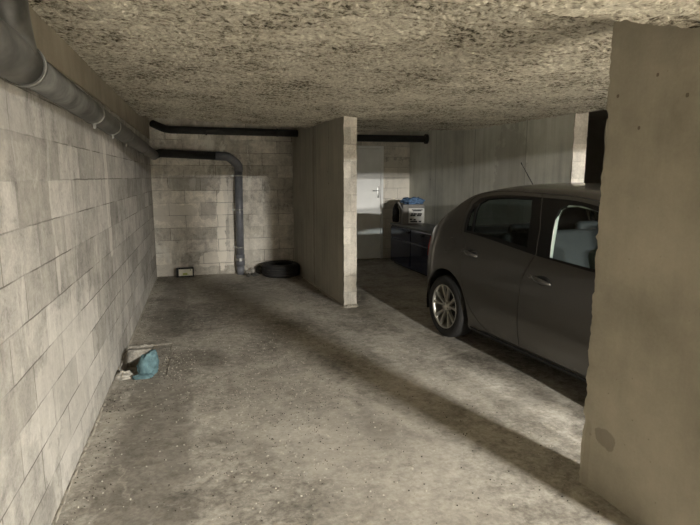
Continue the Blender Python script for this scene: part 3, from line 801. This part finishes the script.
# cowl between hood and windscreen
for far in (False, True):
    dn = link('x', bmesh.new(), M['paint'], car); bpy.data.objects.remove(dn)
    d = panel('door', zRD, [zpoly(RDLO)], M['paint'], far, 0, .02, .05, car)
    fr_ = panel('window_frame', zpoly(RDLO), [zpoly(RGL), zpoly(RQG)], M['black_gloss'], far, -.002, .02, .04, d)
    panel('window_glass', zpoly(grow(RGL, .008)), [], M['glass_dark'], far, -.010, 0, .06, d)
    panel('quarter_glass', zpoly(grow(RQG, .006)), [], M['glass_dark'], far, -.010, 0, .04, d)
    d2 = panel('door', zFD, [zpoly(FDLO)], M['paint'], far, 0, .02, .05, car)
    panel('window_frame', zpoly(FDLO), [zpoly(FGL)], M['black_gloss'], far, -.002, .02, .04, d2)
    panel('window_glass', zpoly(grow(FGL, .008)), [], M['glass'], far, -.010, 0, .06, d2)
    # handles: recessed dark cup with a chrome-edged pull
    for dd, hu, hz in ((d, .41, .905), (d2, 1.35, .825)):
        sz = -1 if not far else 1
        hb = bmesh.new(); c = P(hu, s_of(hu, hz), far)
        r = bmesh.ops.create_uvsphere(hb, u_segments=20, v_segments=10, radius=1)
        bmesh.ops.transform(hb, matrix=Matrix.Translation(c + Vector((.0, -sz * .002, 0))) @ Matrix.Diagonal((.085, .012, .040, 1)), verts=hb.verts[:])
        cup = link('handle_cup', hb, M['black'], dd, True)
        hb = bmesh.new(); pts = []
        for k in range(9):
            t = -1 + k / 4; uu = hu + t * .105; q = P(uu, s_of(uu, hz - .012 * (uu - hu) / .1), far)
            pts.append(q + Vector((0, sz * (.012 + .026 * (1 - t * t)), .004)))
        tube(hb, pts, [.006, .011, .014, .015, .016, .016, .015, .012, .006], 12)
        for v in hb.verts: v.co.z = (v.co.z - c.z) * 1.15 + c.z
        link('door_handle', hb, M['paint'], dd)
        if dd is d2 or True:
            hb = bmesh.new(); q = P(hu - .135, s_of(hu - .135, hz + .014), far); box(hb, q + Vector((0, sz * .006, 0)), (.045, .02, .026), bev=.007); link('lock_cover', hb, M['paint'], dd)
    # mirror
    sz = -1 if not far else 1
    hb = bmesh.new(); q = P(2.12, s_of(2.12, .99), far)
    box(hb, q + Vector((-.04, sz * .05, .05)), (.20, .09, .13), bev=.035, seg=4); tube(hb, [q + Vector((.03, 0, -.01)), q + Vector((.02, sz * .05, .02))], .022, 12)
    link('side_mirror', hb, M['paint'], d2, True)
    # sill strip, lamps
    panel('sill_trim', [(.42, .0), (.42, .045), (2.2, .045), (2.2, 0)], [], M['black'], far, .006, .01, .05, car)
    panel('tail_lamp', [(U0 + .002, s_of(U0, .72)), (U0 + .002, .985), (-.52, .99), (-.47, s_of(-.47, .93)), (-.52, s_of(-.52, .76))], [], M['tail'], far, .006, .01, .03, car)
    panel('headlamp', [(3.27, s_of(3.27, .60)), (3.27, .97), (3.1, .97), (2.92, .95), (3.0, s_of(3.0, .70))], [], M['lamp_clear'], far, .006, .01, .03, car)
    # inner pillar trim, made pale to paint in lamplight along the front window
    if not far:
        hb = bmesh.new()
        pts = [P(adj(u, z), s_of(adj(u, z), z), far, -.022) for u, z in ((1.300, 1.0), (1.309, 1.09), (1.325, 1.18), (1.342, 1.26), (1.362, 1.32), (1.395, 1.365), (1.45, 1.392), (1.55, 1.400), (1.68, 1.38))]
        pts2 = []
        for a, b in zip(pts, pts[1:]): pts2 += [a, (a + b) / 2]
        pts2.append(pts[-1])
        tube(hb, pts2, [.017 - .008 * min(1, max(0, (k - 5) / 4)) for k in range(len(pts2))], 10)
        link('inner_trim', hb, M['cabin_light'], d2)['label'] = 'pale trim along the rear edge of the window'
panel('fuel_flap', zpoly(flap), [], M['paint'], False, 0, .012, .04, car)
# antenna, tied to the rear of the roof
hb = bmesh.new(); pb = P(.16, 2.98); pb.y = .90
box(hb, pb + Vector((.0, 0, .008)), (.075, .045, .022), bev=.009, seg=3)
tube(hb, [pb + Vector((.02, 0, .01)), pb + Vector((-.19, 0, .245))], [.0055, .0028], 8)
tube(hb, [pb + Vector((-.182, 0, .235)), pb + Vector((-.198, 0, .256))], .005, 8)
link('antenna', hb, M['black'], car, True)
# bumper recess plate, hatch handle
hb = bmesh.new(); box(hb, (-.772, .9, .72), (.014, .54, .13), bev=.004); link('number_plate', hb, M['paper'], car)
# underbody, wheel wells
hb = bmesh.new()
box(hb, (1.305, .9, .27), (1.80, 1.62, .14)); box(hb, (-.50, .9, .38), (.30, 1.35, .16)); box(hb, (3.15, .9, .36), (.28, 1.35, .2)); box(hb, (1.3, .9, .33), (3.6, 1.06, .2))
link('floor_pan', hb, M['cabin'], car)
for cu in (0.0, 2.61):
    for far in (False, True):
        hb = bmesh.new(); n = 20
        y0, y1 = (.035, .36) if not far else (Wd - .36, Wd - .035)
        A0 = [(cu + .40 * math.cos(PI * (-.08 + 1.16 * k / n)), .31 + .40 * math.sin(PI * (-.08 + 1.16 * k / n))) for k in range(n + 1)]
        a = [hb.verts.new((x, y0, z)) for x, z in A0]; b = [hb.verts.new((x, y1, z)) for x, z in A0]
        for k in range(n): hb.faces.new((a[k], a[k + 1], b[k + 1], b[k]))
        hb.faces.new(b if not far else a)
        link('wheel_liner', hb, M['black'], car)
def wheel():
    b = bmesh.new()
    hw = .098
    prof = [(.218, -hw + .006), (.232, -hw), (.27, -hw - .004), (.295, -hw + .002), (.309, -hw + .018), (.315, -hw + .045), (.316, 0), (.315, hw - .045), (.309, hw - .018), (.295, hw - .002), (.27, hw + .004), (.232, hw), (.218, hw - .006)]
    lathe(b, prof, 'y', 64, True)
    for rr in (-.05, 0, .05):
        pass
    tyre = b
    r = bmesh.new()
    lathe(r, [(.222, -hw + .002), (.221, -hw - .003), (.212, -hw + .002), (.207, -hw + .012), (.200, -hw + .05), (.195, hw)], 'y', 64)
    # twin spokes
    for k in range(5):
        for sd in (-1, 1):
            a0 = 2 * PI * k / 5 + PI / 2 + sd * .13; a1 = 2 * PI * k / 5 + PI / 2 + sd * .27
            p0 = Vector((.045 * math.cos(a0), 0, .045 * math.sin(a0))); p1 = Vector((.209 * math.cos(a1), 0, .209 * math.sin(a1)))
            d = (p1 - p0).normalized(); n = Vector((-d.z, 0, d.x)); q = []
            for (pp, w, y) in ((p0, .013, -hw + .026), (p0 + (p1 - p0) * .5, .015, -hw + .018), (p1, .023, -hw + .008)):
                q.append([r.verts.new(pp + n * w * e + Vector((0, y + yy, 0))) for e, yy in ((-1, .022), (-.72, 0), (.72, 0), (1, .022))])
            for a, c in zip(q, q[1:]):
                for i in range(3): r.faces.new((a[i], c[i], c[i + 1], a[i + 1]))
    rings = lathe(r, [(.002, -hw + .012), (.030, -hw + .012), (.052, -hw + .022), (.060, -hw + .05)], 'y', 32)
    for k in range(5):
        a = 2 * PI * (k + .5) / 5 + PI / 2; bmesh.ops.create_cone(r, cap_ends=True, segments=8, radius1=.009, radius2=.009, depth=.02, matrix=Matrix.Translation((.043 * math.cos(a), -hw + .018, .043 * math.sin(a))) @ Matrix.Rotation(PI / 2, 4, 'X'))
    bmesh.ops.recalc_face_normals(r, faces=r.faces[:])
    c = bmesh.new(); lathe(c, [(.001, -.02), (.14, -.02), (.14, .0), (.001, 0)], 'y', 40); lathe(c, [(.001, .01), (.2, .01)], 'y', 40)
    h = bmesh.new(); lathe(h, [(.001, -hw + .006), (.022, -hw + .007), (.027, -hw + .014)], 'y', 24)
    return tyre, r, c, h
tb, rb, cb, hbm = wheel()
wp = link('wheel', tb, M['rubber'], car, False, (0, .10, .316))
kids = [link('rim', rb, M['alloy'], wp), link('brake_disc', cb, M['cabin'], wp), link('hub_cap', hbm, M['alloy'], wp)]
for (u, y, rz) in ((2.61, .10, 0), (0, 1.70, PI), (2.61, 1.70, PI)):
    c = wp.copy(); COL.objects.link(c); c.parent = car; c.location = (u, y, .316); c.rotation_euler = (0, .3 if u else 0, rz)
    for k in kids:
        k2 = k.copy(); COL.objects.link(k2); k2.parent = c
# cabin
def seat(u, y, w=.50, base=.47, back=1.10, head=True):
    hb = bmesh.new()
    box(hb, (u + .10, y, base), (.50, w, .17), bev=.05, seg=3)
    rot = Matrix.Rotation(-.28, 3, 'Y')
    box(hb, (u - .20, y, (base + back) / 2 + .02), (.15, w, back - base + .12), bev=.05, seg=3, rot=rot)
    if head:
        rot2 = Matrix.Rotation(-.2, 3, 'Y')
        box(hb, (u - .325, y, back + .165), (.11, .29, .22), bev=.045, seg=3, rot=rot2)
        for e in (-.06, .06): tube(hb, [(u - .30, y + e, back), (u - .32, y + e, back + .12)], .007, 8)
    link('seat', hb, M['seat'], car, True)
seat(1.90, .47, .52, .48, 1.025); seat(1.90, 1.33, .52, .48, 1.02)
hb = bmesh.new(); box(hb, (.95, .9, .50), (.48, 1.32, .16), bev=.05, seg=3); box(hb, (.62, .9, .80), (.16, 1.32, .62), bev=.05, seg=3, rot=Matrix.Rotation(-.3, 3, 'Y'))
for y in (.50, 1.30): box(hb, (.50, y, 1.10), (.10, .27, .15), bev=.045, seg=3)
link('rear_bench', hb, M['cabin'], car, True)
for y in (.52, 1.28):
    hb = bmesh.new(); box(hb, (1.76, y, 1.435), (.15, .40, .02), bev=.006, rot=Matrix.Rotation(.18, 3, 'Y')); link('sun_visor', hb, M['cabin'], car)
hb = bmesh.new(); box(hb, (.06, .9, .985), (.62, 1.30, .03), bev=.008); link('parcel_shelf', hb, M['cabin'], car)
hb = bmesh.new(); box(hb, (2.42, .9, .80), (.36, 1.56, .24), bev=.08, seg=3); box(hb, (2.2, .9, .62), (.5, .26, .28), bev=.05); link('dashboard', hb, M['cabin'], car, True)
hb = bmesh.new(); ring = [Vector((2.14 + .18 * math.sin(a) * .35, 1.33 + .185 * math.cos(a), .92 + .18 * math.sin(a))) for a in [2 * PI * k / 32 for k in range(33)]]
tube(hb, ring, .014, 8, False); tube(hb, [(2.15, 1.16, .92), (2.15, 1.5, .92)], .016, 8); tube(hb, [(2.15, 1.33, .92), (2.32, 1.33, .82)], .03, 10); link('steering_wheel', hb, M['cabin'], car, True)

# ------------------------------------------------------------------ things at the rear of the right bay
ch = empty('storage_chest', (3.72, 8.35, 0), math.radians(1.5))
tag(ch, 'long low navy chest with a glossy front along the far right wall behind the car', 'chest')
b = bmesh.new(); box(b, (0.0, 0, .375), (.56, 1.86, .69), bev=.02, seg=3); box(b, (0.02, 0, .02), (.50, 1.78, .05)); link('carcass', b, M['navy'], ch)
b = bmesh.new(); box(b, (0, 0, .735), (.60, 1.90, .035), bev=.006); link('chest_lid', b, M['chest_top'], ch)
for k in (-1, 1):
    b = bmesh.new(); box(b, (-.285, k * .462, .60), (.022, .90, .20), bev=.003, seg=3); dw = link('drawer', b, M['navy'], ch)
    b = bmesh.new(); box(b, (-.305, k * .462 + (.0 if k < 0 else -.36), .655), (.03, .10, .032), bev=.01, seg=3); link('handle', b, M['black'], dw)
    b = bmesh.new(); box(b, (-.285, k * .462, .27), (.022, .90, .42), bev=.003, seg=3); link('door', b, M['navy'], ch)
# carton with a printed sheet, cloth on top, and a dark lump added where a shadow falls
ct = empty('carton', (3.70, 8.96, .7525), math.radians(-14)); ct.scale = (1.15, 1.0, 1.3)
tag(ct, 'open grey carton with a white printed sheet on its front, standing on the navy chest', 'box')
b = bmesh.new()
box(b, (0, 0, .006), (.34, .34, .012))
for c, s in (((-.165, 0, .14), (.01, .34, .27)), ((.165, 0, .14), (.01, .34, .27)), ((0, -.165, .14), (.34, .01, .27)), ((0, .165, .14), (.34, .01, .27))): box(b, c, s)
link('box_body', b, M['card'], ct)
for sx in (-1,):
    b = bmesh.new(); box(b, (-.20, 0, .255), (.012, .33, .13), rot=Matrix.Rotation(-.55, 3, 'Y')); link('flap', b, M['card'], ct)
b = bmesh.new(); box(b, (.045, -.18, .125), (.245, .014, .205), bev=.002); sh = link('printed_sheet', b, M['paper'], ct)
b = bmesh.new()
for z, x0, x1 in ((.205, -.03, .14), (.192, -.01, .12), (.150, -.04, -.01), (.150, .0, .05), (.150, .06, .13), (.128, -.05, .03), (.128, .05, .12), (.075, -.06, -.02), (.072, .0, .035), (.045, -.05, .06), (.045, .08, .12)):
    box(b, ((x0 + x1) / 2, -.1885, z), (x1 - x0, .003, .012 if z > .18 else .020))
link('print', b, M['print'], sh)
b = bmesh.new(); lump(b, (0, 0, 0), (.19, .16, .075), 3, 4, .5, 2.3); lump(b, (.07, -.02, .015), (.10, .12, .06), 9, 3, .5, 2.5)
tag(link('folded_cloth', b, M['blue_cloth'], None, True, (3.71, 8.95, 1.155)), 'crumpled blue cloth heaped on top of the grey carton', 'cloth')
b = bmesh.new(); lump(b, (0, 0, 0), (.055, .10, .22), 5, 4, .22, 1.6)
tag(link('bag', b, M['dark_bag'], None, True, (3.475, 9.2, .895)), 'dark upright bag standing on the navy chest behind the carton', 'bag')

# ------------------------------------------------------------------ things in the left bay
ty = empty('tyre', (1.22, 8.55, .0)); tag(ty, 'used black car tyre lying flat in the back corner beside the partition', 'tyre')
b = bmesh.new(); hw = .10
prof = [(.195, -hw * .8), (.21, -hw), (.26, -hw - .004), (.292, -hw + .012), (.305, -hw + .03), (.308, -.045), (.301, -.041), (.301, -.035), (.308, -.031), (.31, -.004), (.302, 0), (.31, .004), (.308, .031), (.301, .035), (.301, .041), (.308, .045), (.305, hw - .03), (.292, hw - .012), (.26, hw + .004), (.21, hw), (.195, hw * .8), (.197, hw * .76), (.255, hw * .82), (.29, hw * .6), (.296, 0), (.29, -hw * .6), (.255, -hw * .82), (.197, -hw * .76)]
lathe(b, prof, 'z', 64, True)
bmesh.ops.recalc_face_normals(b, faces=b.faces[:])
t = link('tread', b, M['rubber'], ty, False, (0, 0, .10), None)
# black box with cream face
bx = empty('bait_box', (-.30, 8.80, 0), math.radians(2)); tag(bx, 'small black box with a cream front standing at the foot of the back wall', 'box')
b = bmesh.new()
for c, s in (((0, .05, .075), (.25, .08, .14)), ((0, -.0, .142), (.27, .05, .022)), ((0, -.0, .01), (.27, .05, .02)), ((-.118, 0, .075), (.038, .05, .14)), ((.126, 0, .075), (.018, .05, .14))): box(b, c, s, bev=.004)
link('casing', b, M['black'], bx)
b = bmesh.new(); box(b, (.008, -.0, .075), (.222, .03, .118)); fc = link('face', b, M['cream'], bx)
b = bmesh.new(); box(b, (.0, -.016, .052), (.07, .003, .026)); box(b, (0, -.016, .034), (.12, .003, .007)); link('print', b, M['green'], fc)
b = bmesh.new(); box(b, (.085, -.016, .112), (.016, .003, .012)); link('mark', b, M['black'], fc)
# lumps between pipe and tyre
for i, (x, y, s, m, lb) in enumerate((
    (.70, 8.76, (.05, .06, .045), 'rag_grey', 'grey mortar lump right beside the foot of the drop pipe'),
    (.69, 8.585, (.035, .05, .03), 'rub_dark', 'small dark lump lying in front of the rubble by the drop pipe'),
    (.80, 8.60, (.06, .05, .034), 'rub_dark', 'flat dark scrap lying against the near side of the tyre'),
    (.90, 8.83, (.06, .06, .085), 'rub_dark', 'tall dark lump against the back wall between drop pipe and tyre'),
    (.775, 8.85, (.045, .04, .06), 'rag_grey', 'pale grey lump against the back wall between drop pipe and tyre'))):
    b = bmesh.new(); lump(b, (0, 0, 0), s, i + 11, 3, .4)
    tag(link('rubble_lump', b, M[m], None, False, (x, y, s[2] * .5)), lb, 'rubble', 'rubble between pipe and tyre')
# teal rag by the sump: a crumpled wad with a tongue of cloth lying out in front
b = bmesh.new()
r = bmesh.ops.create_icosphere(b, subdivisions=5, radius=1)
for v in r['verts']:
    p = v.co.copy(); q = p * 1.3 + Vector((4, 1, 2))
    d = .30 * noise.noise(q) - .22 * abs(noise.noise(p * 2.3 + Vector((1, 7, 3)))) + .16 * abs(noise.noise(p * 4.5 + Vector((3, 3, 9)))) + .04 * noise.noise(p * 14)
    p *= 1 + d
    w = 1.0 - .10 * max(0, p.z)
    v.co = Vector((p.x * .082 * w + .02 * p.z, p.y * .08 * w, max(-.75, min(p.z, .72 + .25 * p.z)) * .12 + .09))
r = bmesh.ops.create_icosphere(b, subdivisions=4, radius=1)
for v in r['verts']:
    p = v.co.copy(); d = .3 * noise.noise(p * 1.6 + Vector((9, 1, 2))) - .25 * abs(noise.noise(p * 3.4)) + .05 * noise.noise(p * 12); p *= 1 + d
    v.co = Vector((p.x * .085 - .045, p.y * .055 - .085, max(-.5, p.z) * .030 + .018))
tag(link('rag', b, M['rag'], None, True, (-.475, 4.46, -.022), (0, 0, 0)), 'crumpled teal-blue rag standing in the sunken patch beside the left block wall', 'cloth')
b = bmesh.new(); lump(b, (0, 0, 0), (.085, .10, .075), 31, 4, .35, 1.8)
for k, (x, y, s, lb) in enumerate(((-.66, 4.44, (.075, .05, .05), 'pale grey chunk at the near wall side of the sunken patch'), (-.64, 4.62, (.035, .05, .035), 'small pale chunk in the dark hole by the left wall'),
                    (-.60, 4.80, (.03, .03, .03), 'smallest pale chunk deep in the dark hole by the left wall'), (-.52, 4.385, (.028, .02, .016), 'white crumb at the near foot of the teal rag'))):
    bb = bmesh.new(); lump(bb, (0, 0, 0), s, k + 60, 3, .4)
    tag(link('concrete_chunk', bb, M['rag_grey'] if k < 3 else M['chip'], None, False, (x, y, (-.05, -.165, -.165, -.022)[k] + s[2] * .55)), lb, 'rubble', 'chunks in the sunken patch')
b.free()

# loose chips, individually, then the uncountable grit
protos = []
for k in range(5):
    b = bmesh.new(); lump(b, (0, 0, 0), (1, .75, .5), k + 80, 1, .5, 1.4)
    me = bpy.data.meshes.new('concrete_chip'); b.to_mesh(me); b.free(); me.materials.append(M['chip']); protos.append(me)
rnd_ = random.Random(11)
def spot():
    r = rnd_.random()
    if r < .45: return rnd_.gauss(.45, .35), rnd_.gauss(3.9, .9)
    if r < .6: return LX + abs(rnd_.gauss(0, .09)) + .03, rnd_.uniform(2.4, 8.5)
    if r < .72: return rnd_.gauss(-.3, .12), rnd_.gauss(4.6, .35)
    return rnd_.uniform(-.6, 2.0), rnd_.uniform(1.9, 8)
def okp(x, y):
    if x < LX + .02 or y > 8.6 or y < 1.8: return False
    if x > 1.50 and y > 6.0 and x < 1.9: return False
    if x > 1.84 and y < 2.25: return False
    if x < -.45 and 4.35 < y < 5.22: return False
    return x < 2.15
n = 0
while n < 210:
    x, y = spot()
    if not okp(x, y): continue
    s = rnd_.uniform(.0035, .008) * (1.25 if n % 23 == 0 else 1)
    o = bpy.data.objects.new('concrete_chip', protos[n % 5]); COL.objects.link(o)
    o.location = (x, y, floor_h(x, y) + s * .27); o.scale = (s, s, s); o.rotation_euler = (0, 0, rnd_.uniform(0, 6.28))
    tag(o, 'small pale crumb of concrete lying loose on the parking bay floor', 'rubble', 'pale crumbs scattered on the floor'); n += 1
b = bmesh.new(); n = 0
while n < 3200:
    x, y = spot()
    if not okp(x, y): continue
    s = rnd_.uniform(.0018, .0055); z = floor_h(x, y)
    r = bmesh.ops.create_cube(b, size=1, matrix=Matrix.Translation((x, y, z + s * .3)) @ Matrix.Rotation(rnd_.uniform(0, 6), 4, (rnd_.random(), rnd_.random(), 1)) @ Matrix.Diagonal((s, s * 1.4, s, 1)))
    mi = 1 if rnd_.random() < .6 else 0
    for v in r['verts'][:1]:
        pass
    for f in {f for v in r['verts'] for f in v.link_faces}: f.material_index = mi
    n += 1
o = link('grit', b, [M['chip'], M['chip_dark']]); o['kind'] = 'stuff'; tag(o, 'fine pale and dark grit strewn over the concrete bay floor', 'grit')

# ------------------------------------------------------------------ lamps of the aisle
def lamp(name, x, y, z, L, power, col, label, w=.07, rz=0):
    r = empty(name, (x, y, z), rz); tag(r, label, 'lamp')
    b = bmesh.new(); box(b, (0, 0, .06), (.12, L + .06, .05), bev=.008); link('housing', b, M['door_white'], r)
    b = bmesh.new(); tube(b, [(0, -L / 2, .015), (0, L / 2, .015)], .014, 12); link('lamp_tube', b, M['tube'], r)
    ld = bpy.data.lights.new('tube_light', 'AREA'); ld.shape = 'RECTANGLE'; ld.size = w; ld.size_y = L; ld.energy = power; ld.color = col
    lo = bpy.data.objects.new('tube_light', ld); COL.objects.link(lo); lo.parent = r; lo.location = (0, 0, -.005)
    return r
warm = (1, .97, .905)
lamp('ceiling_lamp', 4.15, -5.0, 2.62, .8, 1950, warm, 'right one of two fluorescent ceiling lamps in the aisle behind the viewer', rz=PI / 2)
lamp('ceiling_lamp', 2.78, -8.0, 2.72, 1.2, 3000, warm, 'left one of two fluorescent ceiling lamps in the aisle behind the viewer')

w = bpy.data.worlds.new('world'); S.world = w; w.use_nodes = True
w.node_tree.nodes['Background'].inputs[0].default_value = (.006, .006, .005, 1); w.node_tree.nodes['Background'].inputs[1].default_value = 1
S.view_settings.view_transform = 'Standard'; S.view_settings.look = 'None'; S.view_settings.gamma = 1; S.view_settings.exposure = 1.6
S.view_settings.use_curve_mapping = False
